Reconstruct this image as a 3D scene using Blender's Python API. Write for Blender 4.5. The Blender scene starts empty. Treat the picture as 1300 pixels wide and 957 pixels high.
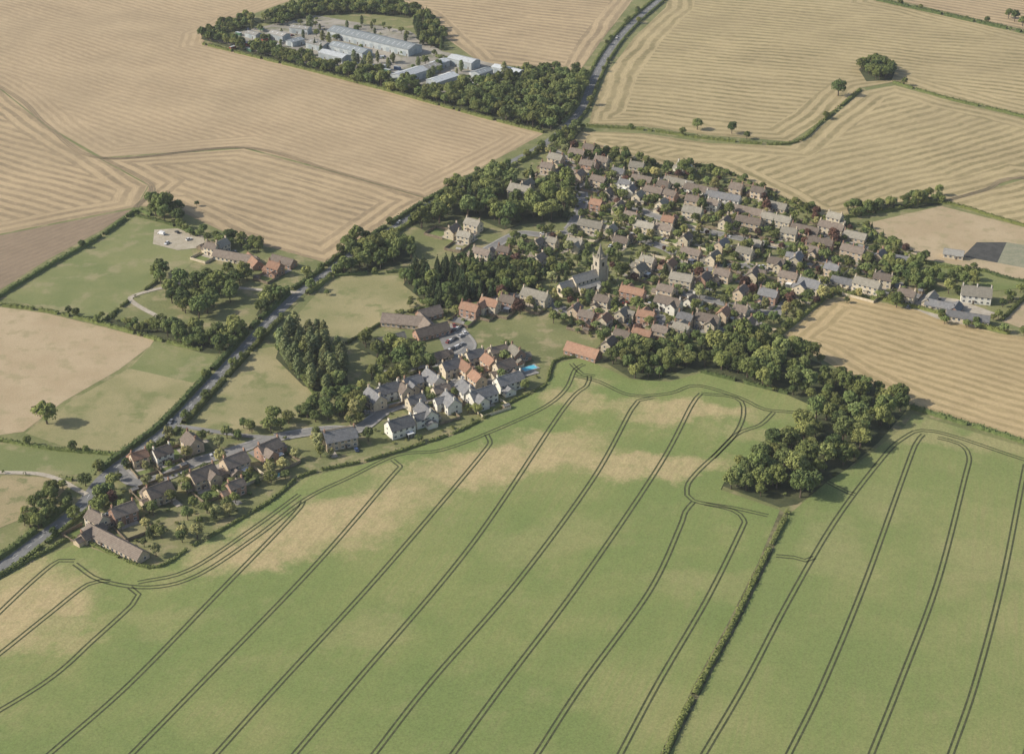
import bpy, math, random
import numpy as np
from mathutils import Vector, Matrix
from mathutils.geometry import tessellate_polygon
random.seed(11); rng=np.random.default_rng(11)
R=random
scene=bpy.context.scene
# ---------------- survey: aerial map reference -> ground metres ----------------
H=400.0; TH=math.radians(28.3); F=2000.0
def G(u,v):
    x=(u-650)/F; y=(v-478.5)/F
    t=H/(math.sin(TH)+y*math.cos(TH))
    return (x*t,(math.cos(TH)-y*math.sin(TH))*t)
def GP(l): return [G(*p) for p in l]
# ---------------- materials ----------------
def newmat(name,rough=0.95):
    m=bpy.data.materials.new(name); m.use_nodes=True
    nt=m.node_tree; b=nt.nodes['Principled BSDF']; b.inputs['Roughness'].default_value=rough
    b.inputs['Specular IOR Level'].default_value=0.15
    return m,nt,b
def N(nt,t,**k):
    n=nt.nodes.new(t)
    for a,c in k.items(): setattr(n,a,c)
    return n
def mixc(nt,fac,a,b,bt='MIX'):
    m=N(nt,'ShaderNodeMix',data_type='RGBA',blend_type=bt)
    for s,val in ((m.inputs[0],fac),(m.inputs[6],a),(m.inputs[7],b)):
        if hasattr(val,'is_linked') or hasattr(val,'links'): nt.links.new(val,s)
        elif isinstance(val,(int,float)): s.default_value=val
        else: s.default_value=(*val,1)
    return m.outputs[2]
def noise(nt,vec,scale,detail=3,rough=0.6,dist=0):
    n=N(nt,'ShaderNodeTexNoise'); n.inputs['Scale'].default_value=scale
    n.inputs['Detail'].default_value=detail; n.inputs['Roughness'].default_value=rough; n.inputs['Distortion'].default_value=dist
    nt.links.new(vec,n.inputs['Vector']); return n.outputs[0]
def mr(nt,v,a,b,c=0.0,d=1.0,smooth=True):
    n=N(nt,'ShaderNodeMapRange'); 
    if smooth: n.interpolation_type='SMOOTHSTEP'
    nt.links.new(v,n.inputs[0]); n.inputs[1].default_value=a; n.inputs[2].default_value=b
    n.inputs[3].default_value=c; n.inputs[4].default_value=d; return n.outputs[0]
def mth(nt,op,a,b=None):
    n=N(nt,'ShaderNodeMath',operation=op)
    for i,x in enumerate((a,b)):
        if x is None: continue
        if isinstance(x,(int,float)): n.inputs[i].default_value=x
        else: nt.links.new(x,n.inputs[i])
    return n.outputs[0]
def pos(nt): return N(nt,'ShaderNodeNewGeometry').outputs['Position']
def m_noise(name,c1,c2,sc=0.1,c3=None,sc3=0.6,grain=0.25,gs=1.2,rough=0.95,rnd=0.0,lo=.35,hi=.65):
    m,nt,b=newmat(name,rough); p=pos(nt)
    c=mixc(nt,mr(nt,noise(nt,p,sc,4),lo,hi),c1,c2)
    if c3: c=mixc(nt,mr(nt,noise(nt,p,sc3,3),.5,.68),c,c3)
    g=mr(nt,noise(nt,p,gs,2,.8),.25,.75,1-grain,1+grain,False)
    if rnd:
        oi=N(nt,'ShaderNodeObjectInfo').outputs['Random']
        g=mth(nt,'MULTIPLY',g,mr(nt,oi,0,1,1-rnd,1+rnd,False))
    cc=N(nt,'ShaderNodeVectorMath',operation='SCALE'); nt.links.new(c,cc.inputs[0]); nt.links.new(g,cc.inputs[3])
    nt.links.new(cc.outputs[0],b.inputs['Base Color']); return m
def m_stripe(name,c1,c2,sp,c3,lo=.3,hi=.7,grain=.14,wob=.8,amp=1.0):
    m,nt,b=newmat(name); p=pos(nt)
    uv=N(nt,'ShaderNodeUVMap').outputs[0]; s=N(nt,'ShaderNodeSeparateXYZ'); nt.links.new(uv,s.inputs[0])
    w=mth(nt,'MULTIPLY',mth(nt,'SUBTRACT',noise(nt,p,.05,4,.65),.5),wob*6)
    w2=mth(nt,'MULTIPLY',mth(nt,'SUBTRACT',noise(nt,p,.006,2),.5),wob*26)
    y=mth(nt,'ADD',mth(nt,'ADD',s.outputs[1],w),w2)
    sn=mth(nt,'SINE',mth(nt,'MULTIPLY',y,2*math.pi/sp))
    f=mr(nt,sn,-.45,.65)
    f=mth(nt,'MULTIPLY',f,mr(nt,noise(nt,p,.02,3),.3,.7,.5*amp,1.0*amp))
    f=mth(nt,'MULTIPLY',f,mr(nt,noise(nt,p,.16,4,.75),.32,.55,.5,1.05))
    cm=N(nt,'ShaderNodeCombineXYZ'); nt.links.new(mth(nt,'MULTIPLY',s.outputs[0],.12),cm.inputs[0]); nt.links.new(mth(nt,'MULTIPLY',y,1.1),cm.inputs[1])
    st=noise(nt,cm.outputs[0],1.0,3,.7)
    f=mth(nt,'MULTIPLY',f,mr(nt,st,.3,.6,.6,1.1))
    c=mixc(nt,f,c1,c2)
    c=mixc(nt,mr(nt,noise(nt,p,.008,4),lo,hi,0,.35),c,c3)
    g=mr(nt,noise(nt,p,.9,3,.8),.25,.75,1-grain,1+grain,False)
    g=mth(nt,'MULTIPLY',g,mr(nt,st,.3,.7,.88,1.12))
    g=mth(nt,'MULTIPLY',g,mr(nt,noise(nt,p,.015,5,.65),.3,.7,.90,1.08))
    cc=N(nt,'ShaderNodeVectorMath',operation='SCALE'); nt.links.new(c,cc.inputs[0]); nt.links.new(g,cc.inputs[3])
    nt.links.new(cc.outputs[0],b.inputs['Base Color']); return m
def m_crop(name,blobs,rowang,c1,c2,cr):
    m,nt,b=newmat(name); p=pos(nt)
    wv=N(nt,'ShaderNodeTexNoise'); wv.inputs['Scale'].default_value=.035; wv.inputs['Detail'].default_value=6; wv.inputs['Roughness'].default_value=.7
    nt.links.new(p,wv.inputs['Vector'])
    sb=N(nt,'ShaderNodeVectorMath',operation='SUBTRACT'); nt.links.new(wv.outputs['Color'],sb.inputs[0]); sb.inputs[1].default_value=(.5,.5,.5)
    scl=N(nt,'ShaderNodeVectorMath',operation='SCALE'); nt.links.new(sb.outputs[0],scl.inputs[0]); scl.inputs[3].default_value=66
    ad=N(nt,'ShaderNodeVectorMath',operation='ADD'); nt.links.new(p,ad.inputs[0]); nt.links.new(scl.outputs[0],ad.inputs[1])
    tot=None
    for (u,v,rx,ry,a,s) in blobs:
        gx,gy=G(u,v)
        mp=N(nt,'ShaderNodeMapping',vector_type='TEXTURE'); nt.links.new(ad.outputs[0],mp.inputs[0])
        mp.inputs[1].default_value=(gx,gy,0); mp.inputs[2].default_value=(0,0,math.radians(a)); mp.inputs[3].default_value=(rx,ry,60)
        L=N(nt,'ShaderNodeVectorMath',operation='LENGTH'); nt.links.new(mp.outputs[0],L.inputs[0])
        f=mr(nt,L.outputs['Value'],.45,1.4,s,0)
        tot=f if tot is None else mth(nt,'MAXIMUM',tot,f)
    rp=N(nt,'ShaderNodeVectorRotate',rotation_type='Z_AXIS'); nt.links.new(p,rp.inputs['Vector']); rp.inputs['Angle'].default_value=-math.radians(rowang)
    ms=N(nt,'ShaderNodeMapping'); nt.links.new(rp.outputs[0],ms.inputs[0]); ms.inputs[3].default_value=(.03,.55,.1)
    st=noise(nt,ms.outputs[0],1,4,.7)
    base=mixc(nt,mr(nt,noise(nt,p,.012,6,.65),.35,.66),c1,c2)
    base=mixc(nt,mr(nt,noise(nt,p,.006,4,.6),.48,.7,0,.28),base,cr)
    base=mixc(nt,mr(nt,noise(nt,p,.045,5,.7),.5,.75,0,.22),base,cr)
    base=mixc(nt,mr(nt,st,.35,.7,0,.6),base,(c1[0]*.78,c1[1]*.83,c1[2]*.76))
    tn=mth(nt,'MULTIPLY',tot,mr(nt,noise(nt,p,.12,5,.75),.3,.55,.6,1.0))
    base=mixc(nt,mth(nt,'MULTIPLY',tn,.85),base,cr)
    g=mr(nt,noise(nt,p,1.1,3,.85),.25,.75,.70,1.30,False)
    g=mth(nt,'MULTIPLY',g,mr(nt,st,.3,.7,.91,1.09))
    cc=N(nt,'ShaderNodeVectorMath',operation='SCALE'); nt.links.new(base,cc.inputs[0]); nt.links.new(g,cc.inputs[3])
    nt.links.new(cc.outputs[0],b.inputs['Base Color']); return m
def m_leaf(name,c1,c2):
    m,nt,b=newmat(name,.8); tc=N(nt,'ShaderNodeTexCoord').outputs['Object']
    oi=N(nt,'ShaderNodeObjectInfo').outputs['Random']
    c=mixc(nt,mr(nt,noise(nt,tc,.5,3),.35,.65),c1,c2)
    c=mixc(nt,mr(nt,oi,0,1,0,.85,False),c,(c2[0]*1.4,c2[1]*1.15,c2[2]*.95))
    g=mth(nt,'MULTIPLY',mr(nt,noise(nt,tc,2.5,2),.3,.7,.72,1.28,False),mr(nt,mth(nt,'FRACT',mth(nt,'MULTIPLY',oi,7.3)),0,1,.66,1.42,False))
    cc=N(nt,'ShaderNodeVectorMath',operation='SCALE'); nt.links.new(c,cc.inputs[0]); nt.links.new(g,cc.inputs[3])
    nt.links.new(cc.outputs[0],b.inputs['Base Color']); return m
M={}
M['oak']=m_leaf('oak_leaves',(.074,.112,.036),(.115,.152,.052))
M['ash']=m_leaf('ash_leaves',(.105,.148,.048),(.155,.188,.068))
M['poplar']=m_leaf('poplar_leaves',(.105,.148,.064),(.15,.18,.084))
M['conifer']=m_leaf('conifer_needles',(.040,.070,.031),(.068,.098,.043))
M['copper']=m_leaf('copper_leaves',(.07,.042,.036),(.11,.065,.05))
M['willow']=m_leaf('willow_leaves',(.20,.225,.09),(.28,.29,.13))
M['shrub']=m_leaf('shrub_leaves',(.095,.13,.042),(.155,.185,.065))
M['hedge']=m_leaf('hedge_leaves',(.07,.104,.035),(.11,.142,.05))
M['bark']=m_noise('bark',(.09,.07,.05),(.14,.11,.08),2)
W={}
W['stone']=m_noise('limestone_wall',(.53,.45,.32),(.63,.55,.41),.8,rnd=.12,gs=3)
W['buff']=m_noise('buff_brick_wall',(.48,.38,.26),(.58,.47,.34),.8,rnd=.12,gs=3)
W['brick']=m_noise('red_brick_wall',(.32,.20,.14),(.40,.255,.185),.8,rnd=.15,gs=3)
W['render']=m_noise('cream_render_wall',(.68,.64,.53),(.78,.75,.66),.5,grain=.06,rnd=.06)
W['clad']=m_noise('metal_cladding',(.36,.39,.39),(.45,.48,.48),.3,grain=.06,rnd=.1,rough=.6)
def m_roof(name,c1,c2,rows=True,rough=.85,rnd=.25):
    m,nt,b=newmat(name,rough); tc=N(nt,'ShaderNodeTexCoord').outputs['Object']; p=pos(nt)
    oi=N(nt,'ShaderNodeObjectInfo').outputs['Random']
    c=mixc(nt,mr(nt,noise(nt,p,.7,5,.7),.3,.7),c1,c2)
    c=mixc(nt,mr(nt,noise(nt,p,.45,3),.5,.75,0,.4),c,(.21,.19,.15))
    s=N(nt,'ShaderNodeSeparateXYZ'); nt.links.new(tc,s.inputs[0])
    row=mth(nt,'SINE',mth(nt,'MULTIPLY',s.outputs[2],2*math.pi/.5))
    g=mth(nt,'MULTIPLY',mr(nt,row,-1,1,.88,1.08,False),mr(nt,oi,0,1,1-rnd,1+rnd,False))
    g=mth(nt,'MULTIPLY',g,mr(nt,noise(nt,p,3,2),.3,.7,.8,1.2,False))
    cc=N(nt,'ShaderNodeVectorMath',operation='SCALE'); nt.links.new(c,cc.inputs[0]); nt.links.new(g,cc.inputs[3])
    nt.links.new(cc.outputs[0],b.inputs['Base Color']); return m
RF={}
RF['brown']=m_roof('brown_roof_tiles',(.155,.125,.10),(.22,.18,.145))
RF['red']=m_roof('red_pantiles',(.25,.145,.095),(.32,.195,.13))
RF['slate']=m_roof('grey_slate',(.14,.14,.142),(.205,.203,.20))
RF['stone']=m_roof('stone_slates',(.23,.21,.168),(.31,.285,.23))
RF['pale']=m_roof('pale_metal_roof',(.46,.49,.50),(.55,.57,.57),rough=.6,rnd=.15)
RF['bluegrey']=m_roof('bluegrey_metal_roof',(.22,.25,.26),(.30,.325,.33),rough=.7,rnd=.12)
RF['asb']=m_roof('fibre_cement_roof',(.26,.25,.225),(.35,.335,.30),rnd=.15)
def m_plain(name,c,rough=.6,spec=.3,metal=0):
    m,nt,b=newmat(name,rough); b.inputs['Specular IOR Level'].default_value=spec; b.inputs['Metallic'].default_value=metal
    p=N(nt,'ShaderNodeTexCoord').outputs['Object']
    c_=mixc(nt,noise(nt,p,1.5,3),(c[0]*.9,c[1]*.9,c[2]*.9),(min(1,c[0]*1.08),min(1,c[1]*1.08),min(1,c[2]*1.08)))
    nt.links.new(c_,b.inputs['Base Color']); return m
glass=m_plain('window_glass',(.03,.035,.04),.1,.5); frame=m_plain('white_window_frame',(.75,.75,.73))
doorm=m_plain('painted_door',(.12,.09,.07)); pot=m_plain('clay_pot',(.35,.18,.1)); rubber=m_plain('rubber_tyre',(.03,.03,.03),.8)
asphalt=m_noise('asphalt',(.16,.16,.155),(.21,.208,.198),.15,grain=.08)
asphalt2=m_noise('village_asphalt',(.19,.184,.172),(.25,.24,.22),.12,grain=.1)
pave=m_noise('pavement_slabs',(.27,.255,.23),(.33,.315,.285),.3,grain=.1)
white=m_plain('road_paint',(.75,.75,.72),.8)
gravel=m_noise('gravel',(.36,.315,.245),(.45,.40,.32),.2,grain=.15)
# ---------------- mesh builder ----------------
class MB:
    def __init__(s): s.v=[];s.f=[];s.m=[];s.T=(0,0,0,1,0)
    def at(s,x=0,y=0,z=0,a=0): s.T=(x,y,z,math.cos(a),math.sin(a)); return s
    def P(s,p):
        x,y,z,c,n=s.T; return (x+p[0]*c-p[1]*n,y+p[0]*n+p[1]*c,z+p[2])
    def poly(s,pts,faces,mi=0):
        o=len(s.v); s.v+= [s.P(p) for p in pts]
        for f in faces: s.f.append([i+o for i in f]); s.m.append(mi)
    def box(s,cx,cy,cz,sx,sy,sz,mi=0,a=0):
        c,n=math.cos(a),math.sin(a); q=[]
        for dz in(-.5,.5):
            for dx,dy in((-.5,-.5),(.5,-.5),(.5,.5),(-.5,.5)):
                X=dx*sx;Y=dy*sy; q.append((cx+X*c-Y*n,cy+X*n+Y*c,cz+dz*sz))
        s.poly(q,[(3,2,1,0),(4,5,6,7),(0,1,5,4),(1,2,6,5),(2,3,7,6),(3,0,4,7)],mi)
    def cone(s,p0,p1,r0,r1,n=7,mi=0,cap=True):
        p0=Vector(p0);p1=Vector(p1);d=(p1-p0).normalized()
        a=d.orthogonal().normalized();b=d.cross(a); q=[]
        for p,r in((p0,r0),(p1,r1)):
            for i in range(n):
                t=2*math.pi*i/n; q.append(tuple(p+a*(r*math.cos(t))+b*(r*math.sin(t))))
        f=[(i,(i+1)%n,n+(i+1)%n,n+i) for i in range(n)]
        if cap: f+=[tuple(range(n,2*n)),tuple(reversed(range(n)))]
        s.poly(q,f,mi)
    def mesh(s,name,mats):
        me=bpy.data.meshes.new(name); me.from_pydata(s.v,[],s.f)
        for m in mats: me.materials.append(m)
        me.polygons.foreach_set('material_index',s.m); me.update(); return me
    def obj(s,name,mats,parent=None,loc=None,rot=0):
        if not s.v: return None
        o=bpy.data.objects.new(name,s.mesh(name,mats)); scene.collection.objects.link(o)
        if parent: o.parent=parent
        if loc: o.location=loc; o.rotation_euler=(0,0,rot)
        return o
def empty(name,loc,rot=0):
    e=bpy.data.objects.new(name,None); e.location=loc; e.rotation_euler=(0,0,rot); e.empty_display_size=2
    scene.collection.objects.link(e); return e
def smooth(pts,step=3.0):
    P=[np.array(p,float) for p in pts]
    if len(P)<2: return P
    P=[2*P[0]-P[1]]+P+[2*P[-1]-P[-2]]; out=[]
    for i in range(1,len(P)-2):
        n=max(1,int(np.linalg.norm(P[i+1]-P[i])/step))
        for k in range(n):
            t=k/n; a,b,c,d=P[i-1:i+3]
            out.append(.5*((2*b)+(-a+c)*t+(2*a-5*b+4*c-d)*t*t+(-a+3*b-3*c+d)*t**3))
    out.append(P[-2]); return out
def normals(pts):
    A=np.array(pts); d=np.gradient(A,axis=0); d/= (np.linalg.norm(d,axis=1,keepdims=True)+1e-9)
    return A,np.stack([-d[:,1],d[:,0]],1)
def ribbon(mb,pts,w,z,mi=0,off=0.0,skip=None):
    A,n=normals(pts); L=A+n*(off+w/2); Rr=A+n*(off-w/2); o=len(mb.v)
    for i in range(len(A)): mb.v+=[(*L[i],z),(*Rr[i],z)]
    for i in range(len(A)-1):
        if skip and skip(A[i]+n[i]*off): continue
        mb.f.append([o+2*i+1,o+2*i+3,o+2*i+2,o+2*i]); mb.m.append(mi)
def tess(poly): return tessellate_polygon([[Vector((p[0],p[1],0)) for p in poly]])
def upfix(pts,f):
    a,b,c=[pts[i] for i in f[:3]]
    return f if (b[0]-a[0])*(c[1]-a[1])-(b[1]-a[1])*(c[0]-a[0])>0 else tuple(reversed(f))
def sheet(name,px,mat,z,ground=False):
    P=px if ground else GP(px); mb=MB()
    mb.poly([(x,y,z) for x,y in P],[upfix(P,f) for f in tess(P)]); return mb.obj(name,[mat])
def area(P): return sum(P[i][0]*P[(i+1)%len(P)][1]-P[(i+1)%len(P)][0]*P[i][1] for i in range(len(P)))/2
def inset(P,d):
    n=len(P);out=[]
    for i in range(n):
        a=np.array(P[i-1]);b=np.array(P[i]);c=np.array(P[(i+1)%n])
        e1=(b-a)/np.linalg.norm(b-a);e2=(c-b)/np.linalg.norm(c-b)
        n1=np.array([-e1[1],e1[0]]);n2=np.array([-e2[1],e2[0]]); k=n1+n2; k/=max(.55,np.dot(k,n1))
        k=k*d; mx=.8*min(np.linalg.norm(b-a),np.linalg.norm(c-b)); L=np.linalg.norm(k)
        if L>max(mx,d): k*=max(mx,d)/L
        out.append(tuple(b+k))
    return out
def field(name,px,mat,z,dirpx,head=24):
    P=GP(px)
    if area(P)<0: P=P[::-1]
    a=np.array(G(*dirpx[0]));b=np.array(G(*dirpx[1])); d=(b-a)/np.linalg.norm(b-a)
    vs=[];fs=[];uvs=[]
    I=P
    o=len(vs); vs+=[(*p,z) for p in I]
    for f in tess(I):
        f=upfix(I,f); fs.append(tuple(i+o for i in f)); uvs.append([(I[i][0]*d[0]+I[i][1]*d[1],-I[i][0]*d[1]+I[i][1]*d[0]) for i in f])
    if head:
        I=inset(P,head); s=0;n=len(P)
        for i in range(n):
            j=(i+1)%n; L=math.dist(P[i],P[j]); o=len(vs)
            if L<2: continue
            e=np.array(P[j])-np.array(P[i]); nrm=np.array([-e[1],e[0]])/L
            if not(0.15*head<np.dot(np.array(I[i])-P[i],nrm) and 0.15*head<np.dot(np.array(I[j])-P[j],nrm) and np.dot(np.array(I[j])-np.array(I[i]),e)>0): s+=L; continue
            zz=z+.004+.0012*(i%3)
            vs+=[(*P[i],zz),(*P[j],zz),(*I[j],zz),(*I[i],zz)]; fs.append((o,o+1,o+2,o+3)); uvs.append([(s,0),(s+L,0),(s+L,head),(s,head)]); s+=L
    me=bpy.data.meshes.new(name); me.from_pydata(vs,[],fs); me.materials.append(mat)
    uv=me.uv_layers.new(name='UVMap'); flat=[c for u in uvs for q in u for c in q]; uv.data.foreach_set('uv',flat)
    ob=bpy.data.objects.new(name,me); scene.collection.objects.link(ob); return ob
def inpoly(p,P):
    x,y=p;c=False;j=len(P)-1
    for i in range(len(P)):
        if (P[i][1]>y)!=(P[j][1]>y) and x<(P[j][0]-P[i][0])*(y-P[i][1])/(P[j][1]-P[i][1])+P[i][0]: c=not c
        j=i
    return c
# ---------------- ground ----------------
gm,nt,b=newmat('far_farmland'); p=pos(nt)
vo=N(nt,'ShaderNodeTexVoronoi'); vo.inputs['Scale'].default_value=.0035; nt.links.new(p,vo.inputs['Vector'])
sp=N(nt,'ShaderNodeSeparateColor'); nt.links.new(vo.outputs['Color'],sp.inputs[0])
c=mixc(nt,mr(nt,sp.outputs[0],.45,.55),(.39,.30,.18),(.19,.20,.09)); c=mixc(nt,mr(nt,sp.outputs[1],.6,.7),c,(.34,.28,.15))
c=mixc(nt,noise(nt,p,.02,4),c,(.28,.25,.14)); nt.links.new(c,b.inputs['Base Color'])
S=9000
mb=MB(); mb.poly([(-S,-S,0),(S,-S,0),(S,S+3000,0),(-S,S+3000,0)],[(0,1,2,3)]); mb.obj('ground',[gm])
grass=m_noise('rough_grass',(.15,.165,.065),(.21,.21,.09),.03,c3=(.29,.25,.135),sc3=.08,grain=.2,gs=.8)
sheet('grassland',[(-250,0),(1550,0),(1550,720),(-250,860)],grass,.02)
tan1=m_stripe('barley_stubble',(.435,.33,.20),(.30,.225,.135),6.5,(.36,.285,.175),amp=.85)
tan1b=m_stripe('barley_stubble_coarse',(.435,.33,.195),(.235,.18,.108),9,(.37,.29,.175),amp=1.0)
tan2=m_stripe('swathed_stubble',(.42,.335,.185),(.20,.17,.08),9.5,(.36,.295,.16),amp=1.0,wob=1.1)
tan3=m_stripe('wheat_stubble',(.44,.335,.18),(.265,.21,.10),7,(.40,.31,.165),amp=.95)
brown=m_stripe('bare_stubble',(.28,.21,.14),(.21,.16,.105),5,(.25,.195,.13),amp=.6)
palet=m_noise('pale_stubble',(.38,.295,.18),(.43,.34,.215),.03,c3=(.335,.28,.16),sc3=.1,grain=.14)
past=m_noise('pasture',(.165,.19,.072),(.22,.225,.095),.025,c3=(.275,.25,.13),sc3=.06,grain=.18)
past2=m_noise('dry_pasture',(.25,.235,.11),(.33,.285,.15),.03,c3=(.19,.20,.082),sc3=.07,grain=.18)
past3=m_noise('dry_verge',(.29,.245,.13),(.35,.28,.16),.05,c3=(.19,.19,.085),sc3=.12,grain=.2)
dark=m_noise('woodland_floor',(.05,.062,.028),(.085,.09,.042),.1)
z=.03
def F_(name,px,mat,dirpx,head=24):
    global z; z+=.0075; return field(name,px,mat,z,dirpx,head)
F_('stubble_field',[(-200,-60),(390,-60),(372,0),(320,18),(262,44),(258,56),(440,101),(600,144),(690,170),(540,251),(430,219),(310,187),(130,200),(60,160),(0,112),(-200,20)],tan1,((250,60),(690,178)))
F_('stubble_field',[(130,202),(310,189),(430,221),(538,252),(500,278),(415,334),(300,302),(215,262),(175,262),(190,235)],tan1b,((310,190),(540,253)))
F_('stubble_field',[(-200,22),(0,114),(60,162),(128,203),(188,236),(172,263),(60,285),(0,297),(-200,340)],tan1b,((0,190),(110,222)),20)
F_('ploughed_field',[(-200,342),(0,299),(60,287),(168,266),(130,292),(60,330),(0,368),(-200,460)],brown,((0,330),(150,270)),0)
F_('pasture_field',[(0,375),(60,340),(130,302),(172,275),(232,292),(248,330),(222,352),(190,360),(160,384),(130,408),(60,394)],past,((0,1),(1,2)),0)
F_('pale_stubble_field',[(-200,420),(-30,388),(0,390),(60,398),(130,415),(196,432),(190,440),(150,470),(80,510),(30,548),(-30,556),(-200,570)],palet,((0,1),(1,2)),0)
F_('dry_pasture_field',[(196,434),(160,470),(85,512),(32,550),(80,566),(150,574),(190,545),(245,490),(250,480),(175,468)],past2,((0,1),(1,2)),0)
F_('pasture_field',[(196,434),(275,452),(268,470),(245,486),(165,468)],past,((0,1),(1,2)),0)
F_('rough_field',[(-200,575),(-30,560),(30,558),(80,570),(145,580),(118,603),(60,603),(0,598),(-200,600)],past,((0,1),(1,2)),0)
F_('dry_field',[(-200,610),(0,603),(60,606),(92,612),(60,645),(0,670),(-200,760)],past3,((0,1),(1,2)),0)
F_('pasture_field',[(360,420),(420,352),(440,350),(520,350),(560,385),(500,402),(440,436)],past2,((0,1),(1,2)),0)
F_('pasture_field',[(232,552),(322,444),(350,440),(400,505),(380,530),(280,552)],past2,((0,1),(1,2)),0)
F_('stubble_field',[(400,-60),(835,-60),(800,5),(765,50),(735,92),(690,88),(610,80),(565,48),(535,18),(470,-5),(400,-5)],tan1b,((540,30),(740,55)),20)
F_('stubble_field',[(868,-60),(1150,-60),(1115,2),(1300,44),(1500,90),(1500,200),(1300,146),(1200,122),(1136,104),(1093,112),(1045,152),(1003,180),(900,172),(820,161),(748,158),(752,140),(770,95),(805,48),(845,10)],tan2,((850,60),(1250,100)),26)
F_('stubble_field',[(1160,-60),(1500,-60),(1500,80),(1300,38),(1125,-2)],tan1b,((1130,0),(1300,30)),0)
F_('stubble_field',[(738,167),(820,170),(900,182),(1003,186),(1050,155),(1095,116),(1136,109),(1200,127),(1300,151),(1500,205),(1500,240),(1300,224),(1195,256),(1075,276),(1040,276),(985,250),(905,214),(835,213),(725,183)],tan2,((960,215),(1180,155)),22)
F_('stubble_field',[(1200,258),(1300,228),(1500,244),(1500,330),(1300,284)],tan2,((1200,256),(1300,230)),0)
F_('bare_field',[(1095,285),(1195,262),(1300,289),(1500,340),(1500,385),(1300,358),(1250,345),(1190,338),(1140,318)],palet,((0,1),(1,2)),0)
F_('wheat_stubble_field',[(988,430),(1050,380),(1075,376),(1170,395),(1268,424),(1300,428),(1500,470),(1500,625),(1300,557),(1155,513),(1085,480),(1035,452)],tan3,((1065,385),(1300,450)),20)
F_('pale_stubble_field',[(1272,408),(1300,380),(1500,370),(1500,440),(1300,418)],palet,((0,1),(1,2)),0)
crop_edge=[(-300,800),(0,737),(60,705),(100,690),(190,724),(250,694),(340,642),(387,607),(460,590),(515,574),(585,550),(650,514),(692,492),(706,462),(735,455),(760,464),(800,482),(850,485),(890,474),(1000,502),(1045,522),(985,568),(925,600),(915,622),(990,648),(962,715),(922,795),(882,868),(838,957),(760,1150),(-300,1150)]
cropA=m_crop('green_wheat',[(650,588,48,17,12,.95),(705,562,30,13,10,.75),(560,592,38,8,25,.6),(815,590,42,11,0,.9),(872,522,36,13,0,.9),(770,512,22,7,0,.5),(735,505,18,12,30,.7),(610,600,30,10,15,.5),
 (430,655,48,18,25,.95),(350,692,42,17,30,.95),(500,625,32,10,20,.6),(300,715,26,9,30,.55),(400,690,35,12,28,.6),
 (25,770,30,24,40,.95),(70,800,22,9,0,.5),(0,740,34,12,30,.7),
 (960,550,25,8,0,.4),(480,800,20,12,0,.22),(920,735,30,12,0,.22),(200,790,25,8,0,.2),(700,680,30,14,20,.2)],68,(.175,.220,.072),(.228,.25,.088),(.45,.345,.19))
sheet('green_wheat_field',crop_edge,cropA,.30)
cropB=m_crop('green_wheat_east',[(1235,560,50,10,-10,.5),(1160,545,20,10,0,.4),(1060,700,14,30,0,.25),(1250,720,25,20,0,.25),(1130,640,20,20,0,.2)],74,(.185,.225,.076),(.24,.255,.095),(.41,.325,.175))
sheet('green_wheat_field',[(1000,655),(1050,612),(1100,580),(1150,540),(1158,526),(1200,538),(1300,568),(1600,670),(1600,1150),(775,1150),(850,957),(896,868),(936,795),(975,715)],cropB,.30)
sheet('ditch_bank',[(990,648),(1002,655),(977,715),(938,795),(898,868),(852,957),(775,1150),(758,1150),(836,957),(880,868),(920,795),(960,715)],m_noise('ditch_grass',(.10,.10,.05),(.2,.18,.10),.2),.28)
tramm=m_noise('tramline_shaded_soil',(.05,.06,.027),(.085,.088,.042),.5,grain=.3)  # soil in the crop gaps, with the standing crop's shade painted into its dark colour
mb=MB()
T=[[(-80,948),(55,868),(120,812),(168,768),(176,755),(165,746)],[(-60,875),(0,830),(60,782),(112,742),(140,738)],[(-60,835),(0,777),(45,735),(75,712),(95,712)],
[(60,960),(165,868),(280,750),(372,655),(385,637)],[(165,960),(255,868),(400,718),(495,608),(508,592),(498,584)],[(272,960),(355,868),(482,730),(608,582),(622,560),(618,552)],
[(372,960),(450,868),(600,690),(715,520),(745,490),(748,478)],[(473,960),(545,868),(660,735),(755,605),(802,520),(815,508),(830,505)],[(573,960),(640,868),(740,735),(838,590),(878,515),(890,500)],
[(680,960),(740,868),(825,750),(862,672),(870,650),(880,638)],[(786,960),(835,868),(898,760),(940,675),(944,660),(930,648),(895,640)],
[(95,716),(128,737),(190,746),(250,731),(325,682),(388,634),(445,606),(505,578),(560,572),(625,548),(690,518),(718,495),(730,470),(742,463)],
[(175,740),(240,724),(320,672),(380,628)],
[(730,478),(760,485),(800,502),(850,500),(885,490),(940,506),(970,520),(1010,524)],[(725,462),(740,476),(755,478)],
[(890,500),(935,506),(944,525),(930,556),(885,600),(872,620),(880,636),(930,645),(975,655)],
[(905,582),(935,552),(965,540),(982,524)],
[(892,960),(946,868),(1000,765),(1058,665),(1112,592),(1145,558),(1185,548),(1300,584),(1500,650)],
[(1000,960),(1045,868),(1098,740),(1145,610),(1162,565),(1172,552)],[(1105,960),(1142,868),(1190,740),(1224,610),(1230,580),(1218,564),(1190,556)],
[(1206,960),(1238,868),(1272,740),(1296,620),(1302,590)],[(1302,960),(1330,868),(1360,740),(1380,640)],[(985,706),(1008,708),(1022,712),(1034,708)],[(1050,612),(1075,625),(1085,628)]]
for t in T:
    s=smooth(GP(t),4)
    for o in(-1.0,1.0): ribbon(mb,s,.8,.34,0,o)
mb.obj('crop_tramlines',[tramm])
trk=m_noise('field_track',(.22,.175,.11),(.28,.22,.14),.2); mb=MB()
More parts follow.
